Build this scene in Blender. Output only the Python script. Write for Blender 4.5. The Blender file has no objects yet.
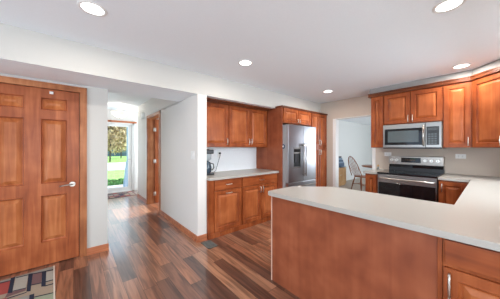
import bpy, bmesh, math, random
from mathutils import Vector, Matrix
R = math.radians
PI = math.pi
random.seed(7)
scene = bpy.context.scene
C = scene.collection

# ------------------------------------------------------------------ camera
F = 207.6
cam_d = bpy.data.cameras.new('camera')
cam = bpy.data.objects.new('camera', cam_d)
C.objects.link(cam)
cam_d.sensor_fit = 'HORIZONTAL'
cam_d.sensor_width = 36
cam_d.lens = F / 500 * 36
cam_d.shift_x = .0019
cam_d.shift_y = -.0037
cam_d.clip_start = .05
cam_d.clip_end = 300
cam.location = (0, 0, 1.362)
cam.rotation_euler = (R(90), 0, R(49.795 - 90))
scene.camera = cam

# ------------------------------------------------------------------ world, sun, daylight
w = bpy.data.worlds.new('world')
scene.world = w
w.use_nodes = True
nt = w.node_tree
bg = nt.nodes['Background']
bg.inputs[0].default_value = (.62, .78, 1, 1)
bg.inputs[1].default_value = 1.5

def light(name, typ, loc, rot, energy, color=(1, 1, 1), size=None, size_y=None, **kw):
    d = bpy.data.lights.new(name, typ)
    d.energy = energy
    d.color = color
    if size is not None:
        d.size = size
    if size_y is not None:
        d.shape = 'RECTANGLE'
        d.size_y = size_y
    for k, v in kw.items():
        setattr(d, k, v)
    o = bpy.data.objects.new(name, d)
    C.objects.link(o)
    o.location = loc
    o.rotation_euler = rot
    return o

light('sun', 'SUN', (20, 0, 20), (R(4), R(50), 0), 6.5, (1, .96, .9), angle=R(1))
DAY = (.80, .92, 1)
# daylight outside the glazed openings of the house, plus added fill lamps
light('daylight_patio', 'AREA', (-2.95, .5, 1.25), (0, R(-70), 0), 46, DAY, 2.0, 2.6)
light('patio_ceiling_fill', 'AREA', (-2.98, .5, .45), (0, R(-115), 0), 27, (.9, .96, 1), .8, 2.6)  # added upward fill to lift the ceiling
light('sink_ceiling_fill', 'AREA', (3.05, -.85, 1.1), (R(118), 0, 0), 8, (.9, .96, 1), 1.6, .4)  # added upward fill for the ceiling on the sink side
light('daylight_breakfast', 'AREA', (-.3, -3.15, 1.5), (R(76), 0, R(-8)), 76, DAY, 2.4, 1.4)
light('breakfast_ceiling_fill', 'AREA', (-.6, -3.2, .85), (R(118), 0, 0), 46, (.9, .96, 1), 3.0, .6)  # added low fill aimed up to brighten the ceiling
light('daylight_sink', 'AREA', (3.05, -1.5, 1.9), (R(80), 0, R(9)), 155, DAY, 2.2, 1.3)
light('daylight_dining', 'AREA', (8.2, -.6, 1.4), (R(90), 0, 0), 110, (.92, .95, 1), 3.0, 1.6)
light('daylight_foyer', 'AREA', (.9, 7.62, 1.3), (R(-90), 0, 0), 9, DAY, .9, 1.9)
light('side_room_fill', 'AREA', (2.52, 4.7, 1.4), (0, R(90), 0), 22, DAY, 1.2, 1.4)  # added unseen fill that lights the open hall door
light('foyer_side_fill', 'AREA', (3.05, 6.9, 1.4), (0, R(90), 0), 42, DAY, 1.4, .8)  # added unseen fill to brighten the foyer and hall

vs = scene.view_settings
vs.view_transform = 'Standard'
vs.look = 'None'
vs.gamma = 1
vs.use_curve_mapping = False
vs.exposure = 0.1

# ------------------------------------------------------------------ materials
def new_mat(name):
    m = bpy.data.materials.new(name)
    m.use_nodes = True
    return m, m.node_tree.nodes, m.node_tree.links, m.node_tree.nodes['Principled BSDF']

def N(nodes, typ, **kw):
    n = nodes.new(typ)
    for k, v in kw.items():
        setattr(n, k, v)
    return n

def plain(name, col, rough=.5, metal=0, spec=.5, noise=0, nscale=40, bump=0, coat=0):
    m, n, l, b = new_mat(name)
    b.inputs['Roughness'].default_value = rough
    b.inputs['Metallic'].default_value = metal
    b.inputs['Specular IOR Level'].default_value = spec
    b.inputs['Coat Weight'].default_value = coat
    tc = N(n, 'ShaderNodeTexCoord')
    nz = N(n, 'ShaderNodeTexNoise')
    nz.inputs['Scale'].default_value = nscale
    nz.inputs['Detail'].default_value = 3
    l.new(tc.outputs['Object'], nz.inputs['Vector'])
    rp = N(n, 'ShaderNodeValToRGB')
    k = noise if noise else .015
    rp.color_ramp.elements[0].position = .3
    rp.color_ramp.elements[1].position = .7
    rp.color_ramp.elements[0].color = tuple(c * (1 - k) for c in col) + (1,)
    rp.color_ramp.elements[1].color = tuple(min(1, c * (1 + k)) for c in col) + (1,)
    l.new(nz.outputs['Fac'], rp.inputs[0])
    l.new(rp.outputs[0], b.inputs['Base Color'])
    if bump:
        bp = N(n, 'ShaderNodeBump')
        bp.inputs['Strength'].default_value = bump
        bp.inputs['Distance'].default_value = .003
        l.new(nz.outputs['Fac'], bp.inputs['Height'])
        l.new(bp.outputs[0], b.inputs['Normal'])
    return m

def wood(name, dark, mid, lite, rough=.32, axis='Z', scale=1.0, blotch=.5):
    m, n, l, b = new_mat(name)
    b.inputs['Roughness'].default_value = rough
    b.inputs['Specular IOR Level'].default_value = .22
    tc = N(n, 'ShaderNodeTexCoord')
    oi = N(n, 'ShaderNodeObjectInfo')
    off = N(n, 'ShaderNodeVectorMath', operation='SCALE')
    cx = N(n, 'ShaderNodeCombineXYZ')
    for i in range(3):
        l.new(oi.outputs['Random'], cx.inputs[i])
    l.new(cx.outputs[0], off.inputs[0])
    off.inputs['Scale'].default_value = 13
    add = N(n, 'ShaderNodeVectorMath', operation='ADD')
    l.new(tc.outputs['Object'], add.inputs[0])
    l.new(off.outputs[0], add.inputs[1])
    mp = N(n, 'ShaderNodeMapping')
    s = [22 * scale] * 3
    s['XYZ'.index(axis)] = 1.7 * scale
    mp.inputs['Scale'].default_value = s
    l.new(add.outputs[0], mp.inputs[0])
    g = N(n, 'ShaderNodeTexNoise')
    g.inputs['Scale'].default_value = 1
    g.inputs['Detail'].default_value = 5
    g.inputs['Distortion'].default_value = .6
    l.new(mp.outputs[0], g.inputs['Vector'])
    bl = N(n, 'ShaderNodeTexNoise')
    bl.inputs['Scale'].default_value = 5
    bl.inputs['Detail'].default_value = 2
    l.new(add.outputs[0], bl.inputs['Vector'])
    mx = N(n, 'ShaderNodeMix', data_type='FLOAT')
    mx.inputs[0].default_value = blotch
    l.new(g.outputs['Fac'], mx.inputs[2])
    l.new(bl.outputs['Fac'], mx.inputs[3])
    rp = N(n, 'ShaderNodeValToRGB')
    e = rp.color_ramp.elements
    e[0].position = .34; e[0].color = dark + (1,)
    e[1].position = .66; e[1].color = lite + (1,)
    q = e.new(.5); q.color = mid + (1,)
    l.new(mx.outputs[0], rp.inputs[0])
    l.new(rp.outputs[0], b.inputs['Base Color'])
    return m

def floor_mat():
    m, n, l, b = new_mat('plank_floor')
    tc = N(n, 'ShaderNodeTexCoord')
    sp = N(n, 'ShaderNodeSeparateXYZ')
    l.new(tc.outputs['Object'], sp.inputs[0])
    def mth(op, a, bb=None):
        x = N(n, 'ShaderNodeMath', operation=op)
        for i, v in enumerate((a, bb)):
            if v is None: continue
            if isinstance(v, (int, float)): x.inputs[i].default_value = v
            else: l.new(v, x.inputs[i])
        return x.outputs[0]
    W, L = .127, 1.1
    rx = mth('DIVIDE', sp.outputs[0], W)
    row = mth('FLOOR', rx)
    fx = mth('FRACT', rx)
    wn = N(n, 'ShaderNodeTexWhiteNoise', noise_dimensions='1D')
    l.new(row, wn.inputs['W'])
    yy = mth('ADD', mth('DIVIDE', sp.outputs[1], L), mth('MULTIPLY', wn.outputs['Value'], 7.3))
    col = mth('FLOOR', yy)
    fy = mth('FRACT', yy)
    cv = N(n, 'ShaderNodeCombineXYZ')
    l.new(row, cv.inputs[0]); l.new(col, cv.inputs[1])
    wn2 = N(n, 'ShaderNodeTexWhiteNoise', noise_dimensions='2D')
    l.new(cv.outputs[0], wn2.inputs['Vector'])
    rnd = wn2.outputs['Value']
    rp = N(n, 'ShaderNodeValToRGB')
    rp.color_ramp.interpolation = 'LINEAR'
    e = rp.color_ramp.elements
    cols = [(0, (.10, .048, .034)), (.2, (.15, .068, .044)), (.4, (.27, .115, .066)), (.6, (.36, .160, .088)),
            (.78, (.23, .10, .060)), (1, (.44, .235, .14))]
    e[0].position, e[0].color = cols[0][0], cols[0][1] + (1,)
    e[1].position, e[1].color = cols[-1][0], cols[-1][1] + (1,)
    for p, c in cols[1:-1]:
        q = e.new(p); q.color = c + (1,)
    l.new(rnd, rp.inputs[0])
    # streaky figure along the plank
    sv = N(n, 'ShaderNodeCombineXYZ')
    l.new(mth('ADD', mth('MULTIPLY', sp.outputs[0], 22), mth('MULTIPLY', rnd, 50)), sv.inputs[0])
    l.new(mth('ADD', mth('MULTIPLY', sp.outputs[1], 1.5), mth('MULTIPLY', rnd, 31)), sv.inputs[1])
    g = N(n, 'ShaderNodeTexNoise')
    g.inputs['Scale'].default_value = 1
    g.inputs['Detail'].default_value = 4
    g.inputs['Distortion'].default_value = 1.1
    l.new(sv.outputs[0], g.inputs['Vector'])
    rp2 = N(n, 'ShaderNodeValToRGB')
    rp2.color_ramp.elements[0].position = .36
    rp2.color_ramp.elements[0].color = (.32, .28, .27, 1)
    rp2.color_ramp.elements[1].position = .62
    rp2.color_ramp.elements[1].color = (1.35, 1.3, 1.25, 1)
    l.new(g.outputs['Fac'], rp2.inputs[0])
    mu = N(n, 'ShaderNodeMix', data_type='RGBA', blend_type='MULTIPLY')
    mu.inputs[0].default_value = .72
    l.new(rp.outputs[0], mu.inputs[6]); l.new(rp2.outputs[0], mu.inputs[7])
    # seams
    ex = mth('MINIMUM', fx, mth('SUBTRACT', 1, fx))
    ey = mth('MINIMUM', fy, mth('SUBTRACT', 1, fy))
    seam = mth('MAXIMUM', mth('LESS_THAN', ex, .012), mth('LESS_THAN', ey, .0018))
    mu2 = N(n, 'ShaderNodeMix', data_type='RGBA')
    l.new(seam, mu2.inputs[0])
    l.new(mu.outputs[2], mu2.inputs[6])
    mu2.inputs[7].default_value = (.02, .01, .007, 1)
    l.new(mu2.outputs[2], b.inputs['Base Color'])
    b.inputs['Roughness'].default_value = .3
    b.inputs['Coat Weight'].default_value = .8
    b.inputs['Coat Roughness'].default_value = .17
    b.inputs['Specular IOR Level'].default_value = .5
    return m

def thin_glass(name, tint=(.95, .98, 1)):
    m, n, l, b = new_mat(name)
    out = n['Material Output']
    tr = N(n, 'ShaderNodeBsdfTransparent'); tr.inputs[0].default_value = tint + (1,)
    gl = N(n, 'ShaderNodeBsdfGlossy'); gl.inputs['Roughness'].default_value = .02
    fr = N(n, 'ShaderNodeFresnel'); fr.inputs[0].default_value = 1.45
    mx = N(n, 'ShaderNodeMixShader')
    l.new(fr.outputs[0], mx.inputs[0]); l.new(tr.outputs[0], mx.inputs[1]); l.new(gl.outputs[0], mx.inputs[2])
    l.new(mx.outputs[0], out.inputs[0])
    return m

def emit(name, col, s):
    m, n, l, b = new_mat(name)
    b.inputs['Base Color'].default_value = col + (1,)
    b.inputs['Emission Color'].default_value = col + (1,)
    b.inputs['Emission Strength'].default_value = s
    return m

M = {}
CH = ((.195, .042, .012), (.295, .069, .019), (.405, .110, .034))
M['cherry'] = wood('cherry', *CH)
M['cherry_h'] = wood('cherry_horizontal', *CH, axis='X')
M['cherry_panel'] = wood('cherry_veneer', (.23, .060, .028), (.295, .082, .037), (.36, .108, .050), rough=.36, scale=.55, blotch=.65)
M['door_panel'] = wood('stained_pine_panel', (.29, .080, .024), (.42, .128, .042), (.54, .195, .072), rough=.34, blotch=.35)
M['cherry_raised'] = wood('cherry_raised_panel', (.29, .070, .020), (.39, .105, .032), (.49, .150, .05))
M['door_wood'] = wood('stained_pine', (.24, .058, .020), (.355, .095, .033), (.48, .150, .056), rough=.34, blotch=.4)
M['trim_wood'] = wood('stained_trim', (.33, .105, .048), (.47, .165, .078), (.58, .235, .115), rough=.35, axis='X')
M['trim_wood_z'] = wood('stained_trim_upright', (.27, .09, .036), (.40, .145, .058), (.52, .215, .095), rough=.35)
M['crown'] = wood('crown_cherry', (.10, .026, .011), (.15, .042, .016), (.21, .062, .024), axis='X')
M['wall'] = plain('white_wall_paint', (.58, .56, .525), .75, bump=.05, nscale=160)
M['wall_lightened'] = plain('white_wall_lightened', (.80, .77, .735), .75, bump=.05, nscale=160)  # same white wall paint, lightened to make up for dim light in the hall
M['taupe'] = plain('taupe_wall_paint', (.58, .50, .43), .75, bump=.05, nscale=160)
M['blue_wall'] = plain('pale_blue_wall_paint', (.66, .68, .66), .75)
M['filler'] = plain('ceiling_tone_filler', (.34, .34, .34), .85)  # grey set to the look of the lit ceiling
M['splash'] = plain('pale_backsplash', (.86, .88, .90), .4)
M['ceil'] = plain('ceiling_paint', (.87, .92, .96), .85, bump=.08, nscale=120)
M['white'] = plain('white_gloss', (.82, .82, .81), .35)
M['plastic'] = plain('white_plastic', (.85, .85, .83), .4)
M['counter'] = plain('cream_quartz', (.445, .415, .375), .33, noise=.05, nscale=260)
M['floor'] = floor_mat()
M['steel'] = plain('brushed_steel', (.34, .33, .32), .3, 1, noise=.05, nscale=90)
M['dark_steel'] = plain('dark_brushed_steel', (.40, .37, .34), .3, 1, noise=.05, nscale=90)
M['fridge_steel'] = plain('fridge_steel', (.40, .42, .46), .28, 1, noise=.04, nscale=60)
M['fridge_side'] = plain('fridge_grey_side', (.34, .34, .35), .5)
M['nickel'] = plain('satin_nickel', (.62, .58, .53), .3, 1)
M['knob'] = plain('bright_knob_metal', (.85, .82, .78), .3, 1)
M['black_glass'] = plain('black_glass', (.008, .008, .010), .05, spec=.6)
M['black'] = plain('black_plastic', (.02, .021, .024), .35)
M['mw_glass'] = plain('grey_screened_glass', (.10, .12, .125), .12)
M['dark_gap'] = plain('dark_gap', (.025, .012, .008), .8)
M['display'] = plain('amber_display', (.10, .04, .012), .2)
M['glass'] = thin_glass('thin_glass')
M['lens'] = emit('lamp_lens', (1, .98, .94), 7)
M['bowl'] = emit('frosted_glass_bowl', (1, .97, .92), .5)
M['carpet'] = plain('taupe_carpet', (.42, .36, .30), .95, noise=.12, nscale=90, bump=.5)
M['edge'] = wood('light_edge_strip', (.55, .36, .28), (.62, .42, .33), (.70, .50, .40))
M['pine'] = wood('light_pine', (.42, .24, .10), (.52, .31, .14), (.60, .38, .19))
M['chair_wood'] = wood('dark_brown_wood', (.18, .05, .02), (.27, .085, .032), (.36, .13, .05))
M['navy'] = plain('navy_plastic', (.05, .09, .15), .4)
M['bluegrey'] = plain('blue_grey_plastic', (.17, .24, .32), .45)
M['grass'] = plain('mown_grass', (.36, .62, .16), .9, noise=.3, nscale=6)
M['shade_leaves'] = plain('shade_leaf_green', (.07, .22, .05), .8, noise=.4, nscale=30)
M['asphalt'] = plain('pale_concrete', (.62, .62, .60), .9)
M['leaf'] = plain('autumn_leaf', (.62, .48, .26), .7, noise=.6, nscale=3)
M['bark'] = plain('bark', (.10, .07, .05), .9, noise=.3)
M['fence'] = plain('slate_blue_siding', (.10, .16, .27), .8)
M['porch'] = plain('porch_paint', (.40, .50, .62), .6)
M['register'] = plain('pewter_register', (.18, .20, .19), .45, .3)
M['mirror_dark'] = plain('dark_tank', (.045, .07, .10), .15)
M['clear'] = plain('smoky_clear_plastic', (.42, .47, .50), .15)
for k, c in dict(rug_navy=(.012, .016, .035), rug_tan=(.33, .25, .18), rug_red=(.33, .055, .045), rug_mauve=(.16, .085, .085),
                 rug_grey=(.26, .24, .21), rug_light=(.36, .33, .28), rug_sage=(.27, .29, .20), rug_edge=(.60, .52, .44)).items():
    M[k] = plain(k, c, .95, noise=.12, nscale=300)

# ------------------------------------------------------------------ mesh helpers
class MB:
    """collects shapes into one mesh, several materials allowed"""
    def __init__(s):
        s.bm = bmesh.new(); s.mats = []
    def mi(s, m):
        if m is None: m = s.mats[0] if s.mats else None
        if m not in s.mats: s.mats.append(m)
        return s.mats.index(m)
    def face(s, pts, m=None):
        vs_ = [s.bm.verts.new(p) for p in pts]
        f = s.bm.faces.new(vs_)
        f.material_index = s.mi(m)
        return f
    def box(s, x0, x1, y0, y1, z0, z1, m=None, bev=0, T=None):
        b = bmesh.new()
        bmesh.ops.create_cube(b, size=1)
        for v in b.verts:
            v.co = Vector(((x0 + x1) / 2 + v.co.x * (x1 - x0), (y0 + y1) / 2 + v.co.y * (y1 - y0), (z0 + z1) / 2 + v.co.z * (z1 - z0)))
        if bev:
            bmesh.ops.bevel(b, geom=b.edges[:], offset=bev, segments=2, affect='EDGES', profile=.6)
        s.merge(b, m, T)
    def merge(s, b, m=None, T=None):
        mi = s.mi(m)
        mp = {}
        for v in b.verts:
            mp[v] = s.bm.verts.new(T @ v.co if T else v.co)
        for f in b.faces:
            try:
                nf = s.bm.faces.new([mp[v] for v in f.verts]); nf.material_index = mi; nf.smooth = f.smooth
            except ValueError: pass
        b.free()
    def cyl(s, p0, p1, r0, r1=None, m=None, seg=16, smooth=True):
        r1 = r0 if r1 is None else r1
        p0, p1 = Vector(p0), Vector(p1)
        d = p1 - p0
        b = bmesh.new()
        bmesh.ops.create_cone(b, cap_ends=True, segments=seg, radius1=r0, radius2=r1, depth=d.length)
        for f in b.faces: f.smooth = smooth and len(f.verts) == 4
        T = Matrix.Translation((p0 + p1) / 2) @ d.to_track_quat('Z', 'Y').to_matrix().to_4x4()
        s.merge(b, m, T)
    def tube(s, pts, r, m=None, seg=8):
        pts = [Vector(p) for p in pts]
        rr = r if isinstance(r, (list, tuple)) else [r] * len(pts)
        rings = []
        up = None
        for i, p in enumerate(pts):
            t = (pts[min(i + 1, len(pts) - 1)] - pts[max(i - 1, 0)]).normalized()
            if up is None:
                up = Vector((0, 0, 1)) if abs(t.z) < .9 else Vector((1, 0, 0))
            a = t.cross(up).normalized(); bb = a.cross(t).normalized(); up = bb
            rings.append([s.bm.verts.new(p + rr[i] * (math.cos(2 * PI * k / seg) * a + math.sin(2 * PI * k / seg) * bb)) for k in range(seg)])
        mi = s.mi(m)
        for i in range(len(rings) - 1):
            for k in range(seg):
                f = s.bm.faces.new([rings[i][k], rings[i][(k + 1) % seg], rings[i + 1][(k + 1) % seg], rings[i + 1][k]])
                f.material_index = mi; f.smooth = True
        for rg in (rings[0], rings[-1][::-1]):
            f = s.bm.faces.new(rg); f.material_index = mi
    def lathe(s, prof, c=(0, 0, 0), m=None, seg=28):
        c = Vector(c)
        rings = []
        for r, z in prof:
            if r < 1e-5: rings.append([s.bm.verts.new(c + Vector((0, 0, z)))])
            else: rings.append([s.bm.verts.new(c + Vector((r * math.cos(2 * PI * k / seg), r * math.sin(2 * PI * k / seg), z))) for k in range(seg)])
        mi = s.mi(m)
        for a, b in zip(rings, rings[1:]):
            for k in range(seg):
                k2 = (k + 1) % seg
                q = [a[k % len(a)], a[k2 % len(a)], b[k2 % len(b)], b[k % len(b)]]
                q = list(dict.fromkeys(q))
                if len(q) > 2:
                    f = s.bm.faces.new(q); f.material_index = mi; f.smooth = True
    def prism(s, poly, z0, z1, m=None, bev=0):
        b = bmesh.new()
        lo = [b.verts.new((x, y, z0)) for x, y in poly]
        hi = [b.verts.new((x, y, z1)) for x, y in poly]
        b.faces.new(lo[::-1]); b.faces.new(hi)
        n = len(poly)
        for i in range(n):
            b.faces.new([lo[i], lo[(i + 1) % n], hi[(i + 1) % n], hi[i]])
        if bev:
            es = [e for e in b.edges if abs(e.verts[0].co.z - e.verts[1].co.z) < 1e-6 and len(e.link_faces) == 2]
            bmesh.ops.bevel(b, geom=es, offset=bev, segments=2, affect='EDGES', profile=.6)
        s.merge(b, m)
    def rings(s, x0, x1, z0, z1, prof, m=None, m2=None, cut=99):
        """nested rectangles facing -Y; prof = (inset, y)"""
        mi = s.mi(m)
        prev = None
        for n_, (ins, y) in enumerate(prof):
            if m2 is not None and n_ > cut: mi = s.mi(m2)
            cur = [s.bm.verts.new(p) for p in ((x0 + ins, y, z0 + ins), (x1 - ins, y, z0 + ins), (x1 - ins, y, z1 - ins), (x0 + ins, y, z1 - ins))]
            if prev:
                for k in range(4):
                    f = s.bm.faces.new([prev[k], prev[(k + 1) % 4], cur[(k + 1) % 4], cur[k]]); f.material_index = mi
            prev = cur
        f = s.bm.faces.new(prev); f.material_index = mi
    def build(s, name, mat=None, parent=None, recalc=True):
        if mat is not None and not s.mats: s.mats = [mat]
        if mat is not None and s.mats[0] is None: s.mats[0] = mat
        bmesh.ops.remove_doubles(s.bm, verts=s.bm.verts, dist=1e-5)
        if recalc: bmesh.ops.recalc_face_normals(s.bm, faces=s.bm.faces)
        me = bpy.data.meshes.new(name)
        s.bm.to_mesh(me); s.bm.free()
        for m in s.mats: me.materials.append(m)
        o = bpy.data.objects.new(name, me)
        C.objects.link(o)
        o.parent = parent
        return o

def thing(name, label, cat, loc=(0, 0, 0), rz=0, group=None):
    o = bpy.data.objects.new(name, None)
    C.objects.link(o)
    o.location = loc; o.rotation_euler = (0, 0, rz)
    o.empty_display_size = .1
    o['label'] = label; o['category'] = cat
    if group: o['group'] = group
    return o

def tag(o, label, cat, group=None):
    o['label'] = label; o['category'] = cat
    if group: o['group'] = group
    return o

def struct(o, label=None):
    o['kind'] = 'structure'
    if label: o['label'] = label
    return o

def sbox(name, label, m, *boxes, bev=0):
    mb = MB()
    for b in boxes: mb.box(*b, m=m, bev=bev)
    return struct(mb.build(name), label)

# ------------------------------------------------------------------ key planes (metres, camera at the origin)
P0, P1 = 3.338, 2.77          # recessed door wall / soffit and partition face
XW = 4.65                     # range wall
ZC, ZS = 2.446, 2.139         # ceiling, soffit underside
XH0, XH1, XH2 = .347, 1.369, 1.514
ZH = 2.50                     # hall ceiling
YF = 7.40                     # front wall
YR = -.45                     # sink wall

# ------------------------------------------------------------------ shell
fl = MB(); fl.box(-2.9, XW + .06, -3.1, YF + .1, -.1, 0, M['floor'])
struct(fl.build('floor'), 'dark and orange streaked wood plank floor running towards the hall')
ca = MB(); ca.box(XW + .06, 11.4, -.5, 4.1, -.1, .003, M['carpet'])
struct(ca.build('floor'), 'taupe carpet floor of the room beyond the opening')
sbox('ceiling', 'flat white kitchen ceiling with recessed lights', M['ceil'], (-2.9, 11.4, -3.1, P1 + .01, ZC, ZC + .12), (XW, 11.4, P1, 4.1, ZC, ZC + .12))
sbox('ceiling', 'white hall ceiling above the front door', M['ceil'], (-.6, 3.2, P0 + .11, YF + .15, ZH, ZH + .1))
sbox('wall_soffit', 'cream dropped soffit over door, hall opening and cabinets', M['wall'], (-2.9, XW, P1, P0 + .11, ZS, ZC + .12), (-2.9, 3.3, P0 + .02, P0 + .11, ZS + .01, ZH + .1))
sf = [o for o in C.objects if o.name.startswith('wall_soffit')][0]
sf.data.materials.append(M['ceil'])
for f in sf.data.polygons:
    if f.normal.z < -.9: f.material_index = 1  # underside takes the lighter ceiling paint in place of floor bounce
# recessed left wall with the opening of the six panel door
DX0, DX1, DH = -.745, .058, 2.045
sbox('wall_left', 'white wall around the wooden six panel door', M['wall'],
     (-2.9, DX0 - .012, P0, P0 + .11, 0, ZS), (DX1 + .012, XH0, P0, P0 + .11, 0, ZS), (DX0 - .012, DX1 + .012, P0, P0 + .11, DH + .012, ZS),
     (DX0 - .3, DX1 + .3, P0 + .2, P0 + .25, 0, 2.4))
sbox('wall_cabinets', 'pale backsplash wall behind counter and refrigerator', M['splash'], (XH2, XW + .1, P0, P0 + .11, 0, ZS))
# hall walls, the right one with a doorway
HY0, HY1, HH = 4.50, 5.40, 2.07
sbox('wall_hall', 'white partition wall between hall and kitchen cabinets', M['wall_lightened'],
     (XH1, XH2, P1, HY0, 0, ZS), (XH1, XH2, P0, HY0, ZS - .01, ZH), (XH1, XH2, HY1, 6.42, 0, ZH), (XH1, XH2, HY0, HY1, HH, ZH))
sbox('wall_hall', 'left wall of the hall beyond the six panel door', M['wall_lightened'], (XH0 - .11, XH0, P0 + .105, YF, 0, ZH))
sbox('wall_hall', 'foyer and side room walls behind the open hall door', M['wall_lightened'], (XH2, 3.2, 6.30, 6.42, 0, ZH), (2.6, 2.7, P0 + .11, 3.9, 0, ZH), (2.6, 2.7, 5.5, 6.3, 0, ZH), (2.6, 2.7, 3.9, 5.5, 0, .8), (2.6, 2.7, 3.9, 5.5, 2.0, ZH), (3.1, 3.2, 6.4, YF, 0, ZH))
# front wall with glazed door opening
FX0, FX1, FH = .42, 1.47, 2.13
sbox('wall_front', 'white front wall around the glazed entry door', M['wall_lightened'], (-.6, FX0, YF, YF + .15, 0, ZH), (FX1, 3.2, YF, YF + .15, 0, ZH), (FX0, FX1, YF, YF + .15, FH, ZH))
# range wall with opening to dining room
OY0, OY1, OH = 1.60, 2.39, 2.03
sbox('wall_range', 'taupe beige wall behind the range and above the opening', M['taupe'],
     (XW, XW + .12, YR - .12, OY0, 0, ZC), (XW, XW + .12, OY1, 4.1, 0, ZC), (XW, XW + .12, OY0, OY1, OH, ZC))
# sink wall with window (right of the frame)
sbox('wall_sink', 'taupe wall with the sink window', M['taupe'],
     (1.45, 2.4, YR - .12, YR, 0, ZC), (4.0, XW, YR - .12, YR, 0, ZC), (2.4, 4.0, YR - .12, YR, 0, 1.08), (2.4, 4.0, YR - .12, YR, 2.02, ZC),
     (1.45, 1.57, -3.1, YR - .1, 0, ZC))
sbox('wall_breakfast', 'white wall with wide breakfast window', M['wall'],
     (-2.9, -2.15, -3.1, -3.0, 0, ZC), (.95, 1.5, -3.1, -3.0, 0, ZC), (-2.15, .95, -3.1, -3.0, 0, .7), (-2.15, .95, -3.1, -3.0, 2.1, ZC))
sbox('wall_patio', 'white wall with glazed patio door', M['wall'],
     (-2.9, -2.8, -3.1, -.75, 0, ZC), (-2.9, -2.8, 2.55, P0 + .1, 0, ZC), (-2.9, -2.8, -.75, 2.55, 2.1, ZC))
sbox('wall_dining', 'pale blue wall of the room beyond the opening', M['blue_wall'],
     (XW + .1, 11.4, 3.95, 4.1, 0, ZC), (11.3, 11.4, -.5, 4.1, 0, ZC), (XW + .1, 6.6, -.5, -.4, 0, ZC), (9.8, 11.4, -.5, -.4, 0, ZC), (6.6, 9.8, -.5, -.4, 0, .6), (6.6, 9.8, -.5, -.4, 2.2, ZC))

def window(n, x0, x1, y0, y1, z0, z1, along):
    """framed glass in an opening; along = 'x' or 'y'"""
    mb = MB(); t = .05
    if along == 'x':
        mb.box(x0, x1, y0, y1, z0, z0 + t, M['white']); mb.box(x0, x1, y0, y1, z1 - t, z1, M['white'])
        for xx in (x0, (x0 + x1) / 2 - t / 2, x1 - t): mb.box(xx, xx + t, y0, y1, z0, z1, M['white'])
    else:
        mb.box(x0, x1, y0, y1, z0, z0 + t, M['white']); mb.box(x0, x1, y0, y1, z1 - t, z1, M['white'])
        for yy in (y0, (y0 + y1) / 2 - t / 2, y1 - t): mb.box(x0, x1, yy, yy + t, z0, z1, M['white'])
    o = struct(mb.build('window_%d' % n))
    return o
window(1, 2.4, 4.0, YR - .10, YR - .05, 1.08, 2.02, 'x')
window(2, -2.15, .95, -3.08, -3.03, .7, 2.1, 'x')
window(3, -2.88, -2.83, -.75, 2.55, 0, 2.1, 'y')
window(4, 6.6, 9.8, -.48, -.43, .6, 2.2, 'x')

# baseboards
def base_run(name, label, *boxes):
    mb = MB()
    for (x0, x1, y0, y1) in boxes:
        mb.box(x0, x1, y0, y1, 0, .085, M['trim_wood'], bev=.003)
        # small shoe
        dx, dy = (x1 - x0), (y1 - y0)
        if dx > dy: mb.box(x0, x1, y0 - .012, y0 + .004, 0, .02, M['trim_wood'])
        else: mb.box(x0 - .012, x0 + .004, y0, y1, 0, .02, M['trim_wood'])
    return struct(mb.build(name), label)
base_run('baseboard_left', 'short stained baseboard right of the six panel door', (.125, XH0 + .012, P0 - .014, P0))
base_run('baseboard_left', 'stained baseboard left of the six panel door', (-2.8, DX0 - .08, P0 - .014, P0))
base_run('baseboard_hall', 'stained baseboard along the hall partition', (XH1 - .014, XH1, P1 - .014, HY0 - .065), (XH1 - .014, XH1, HY1 + .065, 6.42), (XH1, XH2 - .002, P1 - .014, P1))
base_run('baseboard_hall', 'stained baseboard on the left hall wall', (XH0, XH0 + .014, P0 + .1, YF))

# ------------------------------------------------------------------ wooden six panel door in the left wall
def casing(mb, x0, x1, z1, y, wd=.066, t=.018, m=None):
    """flat stepped casing around an opening, facing -Y"""
    for a, b in ((x0 - wd, x0), (x1, x1 + wd)):
        mb.box(a, b, y - t, y, 0, z1 + wd, m, bev=.003)
    mb.box(x0 - wd, x1 + wd, y - t - .001, y, z1, z1 + wd, m, bev=.003)
    mb.box(x0 - wd, x1 + wd, y - t - .008, y - t + .002, z1 + wd - .018, z1 + wd, m, bev=.002)
    for a in (x0 - wd, x1 + wd - .016): mb.box(a, a + .016, y - t - .008, y - t + .002, 0, z1 + wd, m, bev=.002)

def panel_slab(mb, x0, x1, z0, z1, yf, yb, panels, prof, m, mp=None, cut=1):
    """slab facing -Y whose front is cut into cells; panels is a list of (x0,x1,z0,z1)"""
    xs = sorted({x0, x1} | {p[0] for p in panels} | {p[1] for p in panels})
    zs = sorted({z0, z1} | {p[2] for p in panels} | {p[3] for p in panels})
    for a, b in zip(xs, xs[1:]):
        for c, d in zip(zs, zs[1:]):
            cx_, cz_ = (a + b) / 2, (c + d) / 2
            if any(p[0] < cx_ < p[1] and p[2] < cz_ < p[3] for p in panels): continue
            mb.face([(a, yf, c), (b, yf, c), (b, yf, d), (a, yf, d)], m)
    for p in panels:
        pr = [(i, yf + dd) for i, dd in prof]
        if mp is None: mb.rings(*p, pr, m)
        else: mb.rings(*p, pr, m, mp, cut)
    mb.face([(x0, yb, z0), (x0, yb, z1), (x1, yb, z1), (x1, yb, z0)], m)
    mb.face([(x0, yf, z0), (x0, yf, z1), (x0, yb, z1), (x0, yb, z0)], m)
    mb.face([(x1, yf, z0), (x1, yb, z0), (x1, yb, z1), (x1, yf, z1)], m)
    mb.face([(x0, yf, z1), (x1, yf, z1), (x1, yb, z1), (x0, yb, z1)], m)
    mb.face([(x0, yf, z0), (x0, yb, z0), (x1, yb, z0), (x1, yf, z0)], m)

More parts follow.
